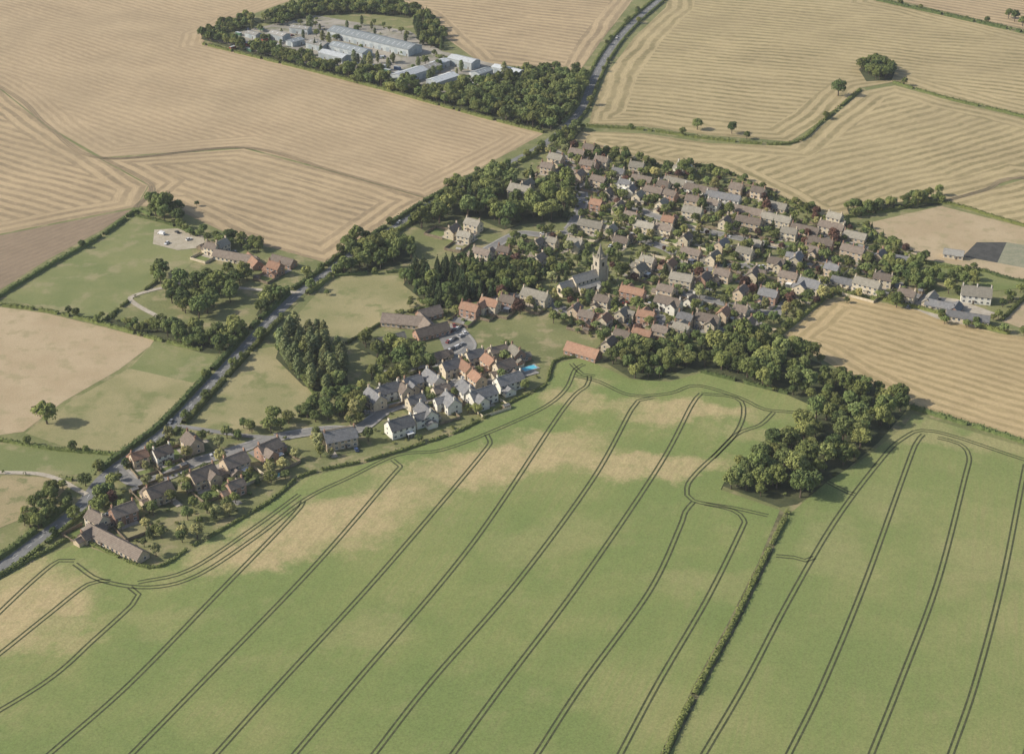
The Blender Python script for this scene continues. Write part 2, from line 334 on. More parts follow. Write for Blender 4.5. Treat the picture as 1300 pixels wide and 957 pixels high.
for t in [[(-200,15),(0,111),(60,160),(130,201),(310,188),(430,220),(540,251)],[(130,201),(192,236),(172,264)],[(1195,257),(1250,242),(1300,226),(1500,243)]]:
    s=smooth(GP(t),6)
    for o in(-1.6,0,1.6): ribbon(mb,s,.9,.25,0,o)
mb.obj('field_tracks',[trk])
# ---------------- roads ----------------
roadA=[(-120,790),(0,720),(60,676),(100,645),(132,606),(180,570),(215,543),(265,490),(325,425),(347,403),(380,372),(418,345),(440,328),(500,290),(560,252),(640,211),(690,184),(722,158),(740,135),(752,105),(770,70),(795,38),(828,8),(870,-25),(900,-60)]
R_=[('main_road',roadA,6.2),
('village_street',[(690,186),(718,203),(736,235),(738,262),(722,292),(695,299),(660,297),(628,312),(600,330)],5.2),
('village_street',[(722,292),(770,284),(805,302),(850,318),(882,345),(872,374),(830,388),(780,388),(735,400),(700,388),(650,376),(605,392),(580,412),(596,440),(566,458),(530,465),(490,475)],5),
('village_street',[(736,236),(800,262),(860,285),(930,301),(1000,316),(1060,330),(1120,352),(1170,377),(1215,388)],5),
('village_street',[(838,226),(900,250),(960,275),(1040,298),(1110,320)],4.6),
('village_street',[(882,345),(940,338),(1000,343),(1060,330)],4.6),
('village_street',[(872,374),(930,388),(985,398),(1005,378),(1050,358)],4.6),
('village_street',[(830,388),(852,412),(912,420),(965,408)],4.6),
('lane',[(150,596),(172,612),(208,606),(245,588),(290,575),(350,556),(415,546),(455,545),(492,520),(540,508),(600,492),(650,478),(680,470)],5.2),
('lane',[(540,508),(575,490),(600,470),(640,462)],4.4),
('lane',[(222,540),(300,552),(350,556)],3.3),
('farm_track',[(380,372),(300,365),(262,352),(230,360),(172,375),(170,385),(215,410)],3.2),
('farm_track',[(-100,600),(0,600),(60,604),(110,628)],3)]
mb=MB(); mk=MB(); pv=MB(); mbt=MB(); allroad=[]
for i,(n,p_,w) in enumerate(R_):
    s=smooth(GP(p_),3); allroad.append((np.array(s),w,i))
def neard(p,ex=-1,marg=0):
    for A,w,i in allroad:
        if i==ex: continue
        if np.min((A[:,0]-p[0])**2+(A[:,1]-p[1])**2)<(w/2+marg)**2: return True
    return False
for i,(n,p_,w) in enumerate(R_):
    s=allroad[i][0]; m=MB(); zz=.20+.006*i
    ribbon(m,s,w,zz)
    m.obj(n,[gravel if n=='farm_track' else asphalt if i==0 else asphalt2])
    if i==0:
        A,nn=normals(s)
        for k in range(0,len(A)-1,3):
            seg=A[k:k+2]; d=seg[1]-seg[0]; nrm=np.array([-d[1],d[0]])/(np.linalg.norm(d)+1e-9)*.07
            q=[(*(seg[0]-nrm),zz+.01),(*(seg[1]-nrm),zz+.01),(*(seg[1]+nrm),zz+.01),(*(seg[0]+nrm),zz+.01)]
            mk.poly(q,[(0,1,2,3)])
        ribbon(mbt,s,2.2,.19,0,w/2+1.1); ribbon(mbt,s,2.2,.19,0,-w/2-1.1)
    elif n=='village_street' or (n=='lane' and w>4):
        for sd in(-1,1):
            A,nn=normals(s); 
            for k in range(len(A)-1):
                c0=A[k]+nn[k]*sd*(w/2+.75)
                if neard(c0,i,1.2): continue
                a0=A[k]+nn[k]*sd*(w/2); a1=A[k+1]+nn[k+1]*sd*(w/2); b1=A[k+1]+nn[k+1]*sd*(w/2+1.5); b0=A[k]+nn[k]*sd*(w/2+1.5)
                ztop=.20+.006*i+.12
                q=[(*a0,ztop),(*a1,ztop),(*b1,ztop),(*b0,ztop),(*a0,.1),(*a1,.1)]
                pv.poly(q,[(0,1,2,3) if sd<0 else (3,2,1,0),(4,5,1,0)])
mk.obj('road_markings',[white]); pv.obj('pavement',[pave]); mbt.obj('grass_verge',[grass])
# ---------------- houses ----------------
obst=[]   # x,y,r
gd=MB(); gmats=[m_noise('lawn',(.13,.17,.052),(.18,.205,.075),.1,grain=.12),m_noise('dry_lawn',(.22,.21,.1),(.28,.25,.13),.1,grain=.15),m_noise('patio_slabs',(.34,.30,.24),(.42,.37,.31),.4),gravel,m_noise('garden_beds',(.09,.11,.045),(.15,.15,.07),.4,grain=.3),asphalt2]
fencem=m_noise('timber_fence',(.20,.155,.105),(.29,.235,.165),.5); hc=[0]
def gable(wm,rm,wn,x,y,a,L,Wd,e,r,ov=.35,fl=2,wins=True,dens=3.0,gw=True):
    wm.at(x,y,0,a); l=L/2;w=Wd/2
    wm.poly([(-l,-w,0),(l,-w,0),(l,w,0),(-l,w,0),(-l,-w,e),(l,-w,e),(l,w,e),(-l,w,e),(-l,0,e+r),(l,0,e+r)],
      [(0,1,5,4),(2,3,7,6),(1,2,6,9,5),(3,0,4,8,7)])
    rm.at(x,y,0,a); k=r/w; t=.2; l2=l+ov; w2=w+ov; ze=e-k*ov+.03; zr=e+r+.03
    q=[]
    for X in(-l2,l2): q+=[(X,-w2,ze),(X,-w2,ze+t),(X,0,zr+t),(X,w2,ze+t),(X,w2,ze),(X,0,zr)]
    rm.poly(q,[(1,7,8,2),(2,8,9,3),(0,6,7,1),(3,9,10,4),(5,11,6,0),(4,10,11,5),(0,1,2,5),(5,2,3,4),(11,8,7,6),(10,9,8,11)])
    rm.box(0,0,zr+t+.02,2*l2-.05,.3,.14)
    if wins:
        wn.at(x,y,0,a); n=max(1,int(L/dens))
        for f in range(fl):
            zc=1.5+f*2.6
            if zc+.6>e: continue
            for i in range(n):
                xx=-l+L*(i+.5)/n
                for sd in(-1,1):
                    wn.box(xx,sd*(w+.02),zc,1.45,.08,1.3,0); wn.box(xx-.34,sd*(w+.05),zc,.56,.08,1.1,1); wn.box(xx+.34,sd*(w+.05),zc,.56,.08,1.1,1)
                    wn.box(xx,sd*(w+.06),zc-.72,1.6,.14,.1,0)
            if gw:
                for sd in(-1,1): wn.box(sd*(l+.02),w*.25,zc,.08,1.1,1.2,0); wn.box(sd*(l+.05),w*.25,zc,.08,.9,1.0,1)
def house(u,v,ang,L=10,Wd=7,wall='stone',roof='brown',fl=2,wing=None,chim=2,name=None,shift=5,garden=True,rise=None,conserv=False):
    x,y=G(u,v+shift); a=math.radians(ang); e=5.0 if fl==2 else 2.7; 
    if fl==3: e=7.6
    r=rise if rise else Wd*.42
    nm=name or {'stone':'stone_house','buff':'buff_brick_house','brick':'brick_house','render':'rendered_house','clad':'shed'}[wall]
    E=empty(nm,(x,y,.15),a)
    wm,rm,wn,dm,ch=MB(),MB(),MB(),MB(),MB()
    gable(wm,rm,wn,0,0,0,L,Wd,e,r,fl=fl)
    if wing is None: wing=R.random()<.6
    if wing:
        sd=R.choice((-1,1)); wx=R.choice((-1,1))*L*.25; wl=R.uniform(2.5,4.5); ww=min(Wd*.8,L*.5)
        full=R.random()<.5; we=(e-.15) if full else 2.5
        gable(wm,rm,wn,wx,sd*(Wd/2+wl/2-1.2),math.pi/2,wl+2.4,ww,we,ww*.38 if full else ww*.3,fl=fl if full else 1,gw=True,dens=5)
    if R.random()<.4 and L<14:
        sd=R.choice((-1,1)); gable(wm,rm,wn,sd*(L/2+1.6),R.uniform(-1,1),0,3.2,Wd*.7,2.4,1.3,fl=1,wins=False)
    wm.at();dm.at();ch.at()
    for sd in(-1,1):
        dx=R.uniform(-.2,.2)*L; dm.box(dx,sd*(Wd/2+.06),1.05,1.0,.14,2.1,0); dm.box(dx,sd*(Wd/2+.5),2.45,1.7,1.0,.14,1)
    for i in range(chim):
        cx=(-1,1)[i%2]*(L/2-.45) if chim<3 else (-1,0,1)[i%3]*(L/2-.5)
        ch.box(cx,0,e+r+.3,.6,1.0,2.2,0); ch.box(cx,0,e+r+1.45,.74,1.14,.16,0)
        for o in(-.28,.28): ch.cone((cx,o,e+r+1.5),(cx,o,e+r+2.0),.15,.12,6,1)
    wm.obj('walls',[W[wall]],E); rm.obj('roof',[RF[roof]],E); wn.obj('windows',[frame,glass],E)
    dm.obj('door',[doorm,RF[roof]],E); 
    if chim: ch.obj('chimney',[W['brick'] if wall in('brick','buff') else W[wall],pot],E)
    if conserv:
        c=MB(); c.box(L*.2,-Wd/2-1.4,1.1,3.4,2.7,2.2,1); c.box(L*.2,-Wd/2-1.4,2.35,3.6,2.9,.2,0)
        for k in(-1.6,-.8,0,.8,1.6): c.box(L*.2+k,-Wd/2-2.78,1.1,.1,.1,2.2,0)
        c.obj('conservatory',[frame,glass],E)
    if L>14:
        for k in np.linspace(-L/2+3,L/2-3,int(L/6)+1): obst.append((x+k*math.cos(a),y+k*math.sin(a),Wd/2+1))
    else: obst.append((x,y,max(L,Wd)/2+.5))
    if garden:
        hc[0]+=1; zl=.14+(hc[0]%10)*.004; gd.at(x,y,0,a); s=R.choice((-1,1)); D=R.uniform(9,14); PW=L+R.uniform(2,5)
        y0=s*Wd/2;y1=s*(Wd/2+D)
        def rect(x0,x1,ya,yb,zz,mi):
            x0,x1=sorted((x0,x1));ya,yb=sorted((ya,yb)); gd.poly([(x0,ya,zz),(x1,ya,zz),(x1,yb,zz),(x0,yb,zz)],[(0,1,2,3)],mi)
        rect(-PW/2,PW/2,0,y1,zl,4); rect(-PW/2+1,PW/2-1,y0+s*2.4,y1-s*1.2,zl+.045,R.choice((0,0,1))); rect(-L/2,L/2*R.uniform(0,1),y0,y0+s*2.8,zl+.09,2)
        rect(-PW/2,PW/2,0,-s*(Wd/2+4.5),zl+.001,R.choice((0,4))); dxx=R.choice((-1,1))*PW*.3; rect(dxx-1.6,dxx+1.6,-s*Wd/2,-s*(Wd/2+6),zl+.05,R.choice((3,2,5)))
        f=MB(); f.box(0,y1,.9,PW,.08,1.7); f.box(-PW/2,(y0+y1)/2,.9,.08,D,1.7); f.box(PW/2,(y0+y1)/2,.9,.08,D,1.7)
        for k in range(int(PW/2.4)+1): f.box(-PW/2+k*2.4,y1+.07,1.0,.12,.12,1.95)
        f.obj('garden_fence' if R.random()<.6 else 'garden_wall',[fencem if R.random()<.6 else W['stone']],None,(x,y,.1),a)
        if R.random()<.5:
            sm,sr,sw=MB(),MB(),MB(); sx=R.choice((-1,1))*(PW/2-2); cy=y1-s*1.8
            px=x+sx*math.cos(a)-cy*math.sin(a);py=y+sx*math.sin(a)+cy*math.cos(a)
            SE=empty('garden_shed',(px,py,.2),a); gable(sm,sr,sw,0,0,0,R.uniform(2.2,3.6),2.2,2,.6,.15,wins=False); sw.at(); sw.box(0,-1.12,.95,.8,.1,1.8)
            sm.obj('walls',[fencem],SE); sr.obj('roof',[RF[R.choice(('slate','asb','brown'))]],SE); sw.obj('door',[doorm],SE)
        gards.append((x,y,a,PW,y0,y1))
    return E
gards=[]
A_,B_=-30,60; C_,D_=31,-59
def rw(): return R.choices(['stone','buff','brick','render'],[4.5,3,1.4,1.6])[0]
def rr(): return R.choices(['brown','red','slate','stone'],[4,.7,2.4,3.4])[0]
Hs=[
(158,655,38,11,8,'brick','brown'),(203,630,38,12,9,'buff','brown'),(258,609,38,13,9,'buff','brown'),(299,592,38,12,9,'buff','brown'),(342,574,38,12,8,'brick','brown'),
(245,566,-52,10,8,'buff','brown'),(207,580,38,9,7,'render','brown'),(178,585,38,8,6,'buff','red'),(432,560,20,16,9,'buff','slate'),(125,664,-35,10,7,'stone','brown'),(300,622,38,8,6,'brick','brown'),
(476,510,D_,12,8,'stone','slate'),(494,500,C_,11,8,'render','slate'),(512,499,D_,10,7,'stone','brown'),(524,490,C_,10,7,'buff','slate'),(550,486,D_,13,8,'render','slate'),
(573,470,C_,11,8,'stone','slate'),(592,472,D_,10,7,'buff','red'),(603,456,C_,10,7,'stone','slate'),(622,464,D_,10,7,'buff','red'),(640,470,C_,11,8,'stone','brown'),(646,488,C_,15,8,'render','slate'),
(612,506,C_,15,8,'render','slate'),(572,515,D_,11,8,'render','slate'),(541,529,D_,12,8,'render','slate'),(508,545,C_,13,9,'render','slate'),(528,514,C_,9,7,'stone','slate'),(592,499,D_,11,8,'render','slate'),
(606,485,D_,9,7,'buff','red'),(633,450,C_,10,6,'stone','brown'),(560,500,C_,9,6,'stone','brown'),(655,452,D_,9,7,'brick','stone'),
(350,343,A_,9,7,'brick','red'),(282,315,B_,9,7,'stone','stone'),(270,318,A_,9,6,'stone','brown'),
(706,204,A_,12,8,'buff','stone'),(733,198,A_,13,8,'buff','brown'),(747,212,A_,13,7,'brick','brown'),(735,225,B_,10,7,'buff','brown'),(764,207,A_,11,7,'stone','brown'),(695,215,A_,10,7,'buff','brown'),
(760,232,A_,12,7,'buff','brown'),(785,222,A_,10,7,'stone','slate'),(772,248,B_,10,7,'stone','brown'),
(601,288,A_,11,7,'stone','stone'),(575,296,B_,10,7,'stone','brown'),(590,303,A_,9,6,'stone','stone'),(612,325,A_,12,6,'stone','brown'),(640,322,A_,8,6,'brick','brown'),
(750,290,A_,18,8,'stone','stone'),(775,296,B_,9,7,'stone','stone'),(700,310,A_,9,6,'stone','stone'),(683,312,B_,8,6,'stone','brown'),(730,312,A_,11,7,'stone','stone'),
(800,245,B_,9,7,'render','slate'),(793,236,A_,9,6,'render','slate'),(810,252,B_,9,7,'stone','stone'),
(840,262,B_,9,7,'stone','stone'),(850,250,A_,11,7,'brick','brown'),(879,272,A_,14,8,'stone','stone'),(905,262,A_,9,7,'render','brown'),(920,285,B_,9,7,'stone','brown'),
(757,262,A_,9,7,'brick','red'),(785,266,B_,11,7,'stone','brown'),(801,278,A_,10,7,'buff','brown'),(818,291,A_,15,7,'stone','stone'),(843,294,A_,13,7,'stone','brown'),(870,306,B_,9,7,'stone','brown'),
(877,325,A_,14,7,'buff','brown'),(905,330,B_,11,7,'stone','stone'),(822,335,A_,10,7,'stone','stone'),(850,340,B_,9,7,'stone','red'),
(865,358,A_,15,8,'stone','stone'),(845,372,A_,11,7,'buff','brown'),(893,357,B_,10,7,'brick','brown'),(917,352,A_,11,7,'buff','brown'),(956,352,B_,12,8,'stone','brown'),(985,337,A_,11,7,'stone','brown'),(1010,332,B_,11,7,'stone','slate'),
(1030,322,A_,10,7,'buff','brown'),(1000,355,A_,12,7,'buff','brown'),(1027,366,A_,14,9,'stone','slate'),(1100,365,A_,16,7,'stone','stone'),(975,378,A_,12,8,'brick','slate'),
(940,374,B_,10,7,'buff','brown'),(848,388,A_,17,8,'render','brown'),(820,405,A_,11,7,'brick','red'),(803,375,A_,16,7,'brick','red'),(790,402,B_,9,7,'stone','stone'),
(680,380,A_,17,8,'stone','stone'),(645,386,A_,9,7,'brick','brown'),(622,390,A_,11,7,'stone','red'),(597,396,A_,11,7,'brick','red'),(730,397,B_,9,7,'buff','brown'),(745,405,A_,10,7,'brick','brown'),(767,410,B_,9,7,'stone','red'),(765,385,A_,10,7,'stone','brown'),
(870,408,A_,10,7,'buff','slate'),(898,410,A_,15,8,'stone','brown'),(918,402,B_,9,7,'buff','red'),(940,398,A_,9,7,'stone','brown'),(838,424,A_,10,7,'buff','brown'),(815,428,A_,12,6,'brick','red'),(790,430,A_,10,7,'buff','brown'),(773,440,B_,9,6,'stone','brown'),
(950,415,B_,9,6,'buff','brown'),(1150,378,A_,10,7,'stone','brown'),
]
for h in Hs:
    u,v,a,L,Wd,wl,rf=h
    if u>680 and u<1100 and v<435: L*=.92; Wd*=.92
    house(u,v,a+R.uniform(-5,5),L,Wd,wl,rf,fl=2,conserv=R.random()<.12,garden=not(480<u<690 and 440<v<560) or R.random()<.6)
for (u,v,L,wl,rf,fl) in [(862,232,24,'buff','stone',1),(890,241,26,'render','brown',1),(918,250,26,'render','slate',1),(948,268,28,'buff','brown',1),(985,262,16,'buff','stone',1),(985,282,22,'stone','stone',2),(1022,292,20,'buff','brown',1),(1055,292,18,'stone','brown',2),(1085,300,16,'buff','stone',1),(950,285,18,'buff','brown',2),(1040,312,18,'brick','brown',2),(1082,322,16,'buff','brown',2),
 (815,228,16,'buff','brown',1),(830,246,14,'buff','brown',2)]:
    house(u,v,A_+R.uniform(-4,4),L*.92,7,wl,rf,fl=fl,wing=False,chim=3 if fl==2 else 1,name='terraced_house')
house(148,690,-37,36,7,'buff','brown',fl=1,wing=False,chim=0,name='converted_barn',garden=False)
house(118,677,53,12,6,'buff','brown',fl=1,wing=False,chim=1,name='converted_barn',garden=False)
house(740,447,-33,20,8,'brick','red',fl=1,wing=False,chim=0,name='long_barn',garden=False,rise=3.6)
house(300,327,-22,30,7,'stone','brown',fl=1,wing=False,chim=0,name='farm_range',garden=False); house(322,332,-60,16,7,'brick','red',fl=1,wing=False,chim=0,name='farm_barn',garden=False)
house(360,332,-30,16,7,'brick','brown',fl=1,wing=False,chim=0,name='farm_barn',garden=False)
for q in [(512,408,-12,24,9,'buff','brown'),(540,412,-65,16,9,'buff','brown'),(548,421,C_,20,8,'brick','brown'),(497,432,C_,16,7,'stone','stone'),(545,398,C_,14,8,'brick','brown'),(560,452,C_,8,6,'stone','brown')]:
    house(*q,fl=1,wing=False,chim=0,name='school_building',garden=False)
sheet('school_car_park',[(556,426),(585,408),(600,432),(590,452),(565,447)],asphalt2,.19)
house(661,250,A_,16,9,'stone','stone',fl=3,wing=True,chim=3,name='manor_house',garden=False); house(668,243,B_,12,7,'stone','stone',fl=3,wing=False,name='manor_house',garden=False)
house(1238,377,-14,17,10,'render','stone',fl=2,wing=False,chim=3,name='country_house',garden=False)
for q in [(1192,388,A_,16,6,'stone','slate'),(1228,403,-22,24,6,'stone','slate'),(1210,322,-20,12,6,'stone','asb'),(1070,358,A_,14,6,'stone','slate'),(1180,380,B_,14,6,'stone','stone'),(1213,392,B_,10,6,'brick','slate')]:
    house(*q,fl=1,wing=False,chim=0,name='outbuilding',garden=False)
sheet('riding_arena',[(1240,308),(1278,308),(1266,334),(1222,326)],m_noise('arena_surface',(.06,.06,.055),(.085,.082,.075),.2),.21)
sheet('yard_slab',[(1278,308),(1330,316),(1330,346),(1266,334)],m_noise('weedy_yard',(.22,.225,.15),(.28,.265,.18),.2),.205)
sheet('farm_paddock',[(1150,326),(1200,334),(1250,345),(1300,358),(1300,366),(1240,372),(1190,345)],m_noise('paddock_grass',(.16,.19,.065),(.2,.215,.085),.05),.2)
sheet('forecourt',[(1150,372),(1215,380),(1265,398),(1240,416),(1190,405),(1160,392)],gravel,.18)
sheet('paddock_yard',[(196,292),(232,290),(258,300),(262,314),(225,318),(194,310)],m_noise('yard_gravel',(.36,.315,.23),(.43,.38,.29),.2),.19)
churchyard=GP([(690,325),(750,310),(800,335),(800,372),(740,385),(690,370)])
woodsN=GP([(520,290),(520,262),(600,215),(660,220),(725,235),(728,285),(650,292),(640,300),(560,290)])
woodsC=GP([(505,340),(600,325),(700,345),(700,375),(640,376),(560,395),(505,370)])
village=GP([(690,195),(760,195),(830,215),(900,222),(980,255),(1040,280),(1100,290),(1150,335),(1150,365),(1060,372),(1000,410),(955,425),(850,440),(765,425),(720,420),(690,395),(575,405),(575,385),(640,370),(650,305),(725,290),(725,240)])
ax=math.radians(-30); xs=[p[0] for p in village]; ys=[p[1] for p in village]
cx,cy=np.mean(xs),np.mean(ys); cnt=0
for i in range(-17,18):
    for j in range(-15,16):
        X=i*15+R.uniform(-2.5,2.5);Y=j*19.5+R.uniform(-3,3)
        x=cx+X*math.cos(ax)-Y*math.sin(ax); y=cy+X*math.sin(ax)+Y*math.cos(ax)
        if R.random()<.25: continue
        if not inpoly((x,y),village) or inpoly((x,y),churchyard) or inpoly((x,y),woodsN) or inpoly((x,y),woodsC): continue
        if neard((x,y),-1,5.2): continue
        L=R.uniform(8,11.5)
        if any((x-o[0])**2+(y-o[1])**2<(L/2+o[2]+2.2)**2 for o in obst): continue
        d=Vector((x,y,-H)); fz=d.dot(Vector((0,math.cos(TH),-math.sin(TH)))); u=650+F*x/fz; v=478.5+F*d.dot(Vector((0,-math.sin(TH),-math.cos(TH))))/fz
        house(u,v,R.choice((A_,A_,A_,B_))+R.uniform(-7,7),L,R.uniform(6,7.4),rw(),rr(),shift=0,fl=R.choice((2,2,2,1)),conserv=R.random()<.15); cnt+=1
print('infill houses',cnt,'total',len(obst))
gd.obj('garden_plots',gmats)
# ---------------- church ----------------
def church():
    x,y=G(756,362); a=math.atan2(-14,-20)+math.pi
    E=empty('church',(x,y,.1),a); wm,rm,wn,tw,spn=MB(),MB(),MB(),MB(),MB()
    gable(wm,rm,wn,-9,0,0,17,7.5,7,3.2,wins=False); gable(wm,rm,wn,-22,0,0,10,6,5.2,3,wins=False)
    gable(wm,rm,wn,-9,-5.2,0,15,4.5,3.8,1.2,wins=False); gable(wm,rm,wn,-9,5.2,0,15,4.5,3.8,1.2,wins=False); gable(wm,rm,wn,-4,-8.4,math.pi/2,3.6,3.4,2.8,1.5,wins=False)
    wn.at()
    for i in range(5):
        for s in(-1,1):
            X=-15+i*3; wn.box(X,s*3.79,6,1,.1,1.2,1); wn.box(X,s*7.48,2.2,1.1,.1,1.8,1); wn.cone((X,s*7.43,3.05),(X,s*7.53,3.05),.55,.55,8,1)
            wm.at(); wm.box(X+1.5,s*7.75,1.7,.5,.7,3.4)
    for s in(-1,1): wn.box(-22,s*3.02,2.9,1.2,.1,2.4,1)
    wn.box(-27.02,0,3.4,.1,2.4,3,1)
    tw.box(3,0,8.5,6,6,17); tw.box(3,0,17.2,6.4,6.4,.5)
    for sx in(-1,1):
        for sy in(-1,1): tw.box(3+sx*3.1,sy*3.1,6,1.1,1.1,12); tw.box(3+sx*2.9,sy*2.9,18.2,.7,.7,1.6); tw.cone((3+sx*2.9,sy*2.9,19),(3+sx*2.9,sy*2.9,20.6),.35,.03,5)
        for k in range(-2,3): tw.box(3+sx*3,k*1.1,17.8,.35,.6,.8); tw.box(3+k*1.1,sx*3,17.8,.6,.35,.8)
        wn.box(3+sx*3.02,0,13.8,.1,1.5,2.6,1); wn.box(3,sx*3.02,13.8,1.5,.1,2.6,1)
    spn.cone((3,0,17.3),(3,0,26.5),2.5,.08,8)
    for k in range(4): 
        t=k*math.pi/2; spn.box(3+1.9*math.cos(t),1.9*math.sin(t),19.1,.9,.9,1.6,0,t)
    wm.obj('walls',[W['stone']],E); rm.obj('roof',[RF['asb']],E); wn.obj('windows',[frame,glass],E); tw.obj('tower',[m_noise('weathered_limestone',(.38,.335,.26),(.47,.42,.33),.6,gs=2)],E); spn.obj('spire',[RF['stone']],E)
    for k in range(0,28,6): 
        obst.append((x-(k-4)*math.cos(a),y-(k-4)*math.sin(a),8))
church()
sheet('churchyard_lawn',[(690,328),(745,318),(800,338),(800,372),(745,380),(690,368)],past,.185)
g=MB()
for i in range(70):
    u=R.uniform(695,795);v=R.uniform(335,376);x,y=G(u,v)
    if any((x-o[0])**2+(y-o[1])**2<o[2]**2 for o in obst): continue
    g.at(x,y,.18,math.radians(-60)); g.box(0,0,.5,.2,.8,1.0); g.cone((-.1,0,1.0),(.1,0,1.0),.4,.4,8)
g.obj('gravestones',[W['stone']])
# ---------------- industrial estate ----------------
sheet('industrial_yard',[(262,50),(330,35),(400,20),(520,40),(560,65),(660,90),(640,105),(560,118),(470,98),(380,80)],m_noise('concrete_yard',(.26,.24,.20),(.37,.335,.275),.04,c3=(.18,.18,.11),sc3=.06,grain=.12),.19)
def shed(u,v,ang,L,Wd,e,roof,r=None,name='industrial_shed'):
    x,y=G(u,v); a=math.radians(ang); E=empty(name,(x,y,.15),a); wm,rm,wn,dr=MB(),MB(),MB(),MB()
    gable(wm,rm,wn,0,0,0,L,Wd,e,r or Wd*.14,wins=False)
    n=max(1,int(L/9))
    for i in range(n): dr.box(-L/2+L*(i+.5)/n,-Wd/2-.03,1.9,3.4,.1,3.8,0); dr.box(-L/2+L*(i+.5)/n+3,-Wd/2-.03,1.1,1,.1,2.1,1)
    dr.box(L/2+.03,0,2.2,.1,4.2,4.4,0); dr.box(-L/2-.03,0,2.2,.1,4.2,4.4,0)
    rm.at()
    if roof!='pale':
      for i in range(int(L/6)):
        X=-L/2+3+i*6
        for s in(-1,1): 
            rm.poly([(X-.4,s*Wd*.12,e+(r or Wd*.14)*.76+.27),(X+.4,s*Wd*.12,e+(r or Wd*.14)*.76+.27),(X+.4,s*Wd*.36,e+(r or Wd*.14)*.28+.27),(X-.4,s*Wd*.36,e+(r or Wd*.14)*.28+.27)],[(0,1,2,3) if s<0 else (3,2,1,0)],1)
    wm.obj('walls',[W['clad']],E); rm.obj('roof',[RF[roof],RF['pale']],E); dr.obj('doors',[m_door,doorm],E)
    for k in np.linspace(-L/2,L/2,max(2,int(L/Wd)+1)): obst.append((x+k*math.cos(a),y+k*math.sin(a),Wd/2+1))
m_door=m_plain('roller_door',(.3,.34,.36))
for q in [(475,57,-38,96,18,6,'bluegrey'),(445,68,-38,40,13,5,'bluegrey'),(425,76,-38,28,11,5,'pale'),(405,62,-38,20,12,5,'asb'),(520,101,48,30,14,6,'pale'),(541,93,48,26,11,5,'asb'),(562,108,48,26,12,6,'pale'),(589,84,-38,26,12,6,'pale'),
          (612,98,48,16,10,5,'bluegrey'),(645,95,-38,28,9,5,'pale'),(355,50,-38,18,10,5,'asb'),(382,42,-20,18,9,5,'asb'),(375,57,48,14,9,4,'bluegrey'),(322,48,-38,14,8,4,'asb'),(558,86,48,16,9,5,'pale')]: shed(*q)
def container(x,y,a,col):
    m=MB(); m.box(0,0,1.3,6,2.4,2.5,0)
    for k in range(11): m.box(-2.75+k*.55,-1.23,1.3,.2,.08,2.3,0); m.box(-2.75+k*.55,1.23,1.3,.2,.08,2.3,0)
    m.box(3.03,0,1.3,.08,.1,2.3,1); m.box(0,0,2.58,6.1,2.5,.06,1)
    m.obj('shipping_container',[col,W['clad']],None,(x,y,.22),a)
ccol=[m_plain('container_paint',c,.6) for c in [(.06,.12,.25),(.3,.08,.05),(.6,.6,.58),(.1,.2,.12)]]
for k in range(26):
    u,v=R.choice([(R.uniform(290,400),R.uniform(38,66)),(R.uniform(470,510),R.uniform(84,98)),(R.uniform(590,640),R.uniform(90,104))])
    x,y=G(u,v)
    if any((x-o[0])**2+(y-o[1])**2<(o[2]+3)**2 for o in obst): continue
    container(x,y,math.radians(R.choice((-38,52))),R.choice(ccol)); obst.append((x,y,3))
# ---------------- vehicles ----------------
def car_mesh(col,van=False):
    m=MB(); L,Wd=(4.3,1.75) if not van else (5.2,2.0); h1,h2=(.85,1.45) if not van else (1.1,2.2)
    pr=[(-L/2,.3),(-L/2,h1*.95),(-L/2+.15,h1),(L/2-.9,h1*.98),(L/2-.05,h1*.8),(L/2,.3)]
    n=len(pr); q=[(x,-Wd/2,z_) for x,z_ in pr]+[(x,Wd/2,z_) for x,z_ in pr]
    m.poly(q,[(i,i+n,(i+1)%n+n,(i+1)%n) for i in range(n)]+[tuple(range(n)),tuple(reversed(range(n,2*n)))],0)
    x0,x1,x2,x3=(-L/2+.25,-L/2+.75,L/2-2.0,L/2-1.2) if not van else (-L/2+.03,-L/2+.08,L/2-1.5,L/2-.9)
    w1=Wd/2-.05;w2=Wd/2-.22
    c=[(x0,-w1,h1),(x3,-w1,h1),(x3,w1,h1),(x0,w1,h1),(x1,-w2,h2),(x2,-w2,h2),(x2,w2,h2),(x1,w2,h2)]
    m.poly(c,[(4,5,6,7)],0); m.poly(c,[(0,1,5,4),(2,3,7,6),(3,0,4,7)],0 if van else 1); m.poly(c,[(1,2,6,5)],1)
    for sx in(-1,1):
        for sy in(-1,1): m.cone((sx*L*.31,sy*(Wd/2-.18),.32),(sx*L*.31,sy*(Wd/2+.02),.32),.32,.32,10,2)
    m.box(L/2+.0,-.6,.65,.06,.3,.15,3); m.box(L/2+.0,.6,.65,.06,.3,.15,3)
    return m.mesh('van' if van else 'parked_car',[m_plain('car_paint',col,.35,.4),glass,rubber,frame])
cars=[car_mesh(c) for c in [(.5,.5,.5),(.65,.65,.65),(.05,.05,.055),(.25,.035,.03),(.05,.08,.18),(.22,.23,.24)]]; vans=[car_mesh((.68,.68,.68),True)]
def car(x,y,a,van=False):
    me=R.choice(vans if van else cars); o=bpy.data.objects.new('parked_van' if van else 'parked_car',me); o.location=(x,y,.24); o.rotation_euler=(0,0,a); scene.collection.objects.link(o)
for A,w,i in allroad[1:10]:
    for k in range(4,len(A)-3):
        if R.random()<.09:
            d=A[k+1]-A[k]; d/=np.linalg.norm(d)+1e-9; s=R.choice((-1,1)); p_=A[k]+np.array([-d[1],d[0]])*s*(w/2-1)
            car(p_[0],p_[1],math.atan2(d[1],d[0])+(math.pi if s>0 else 0))
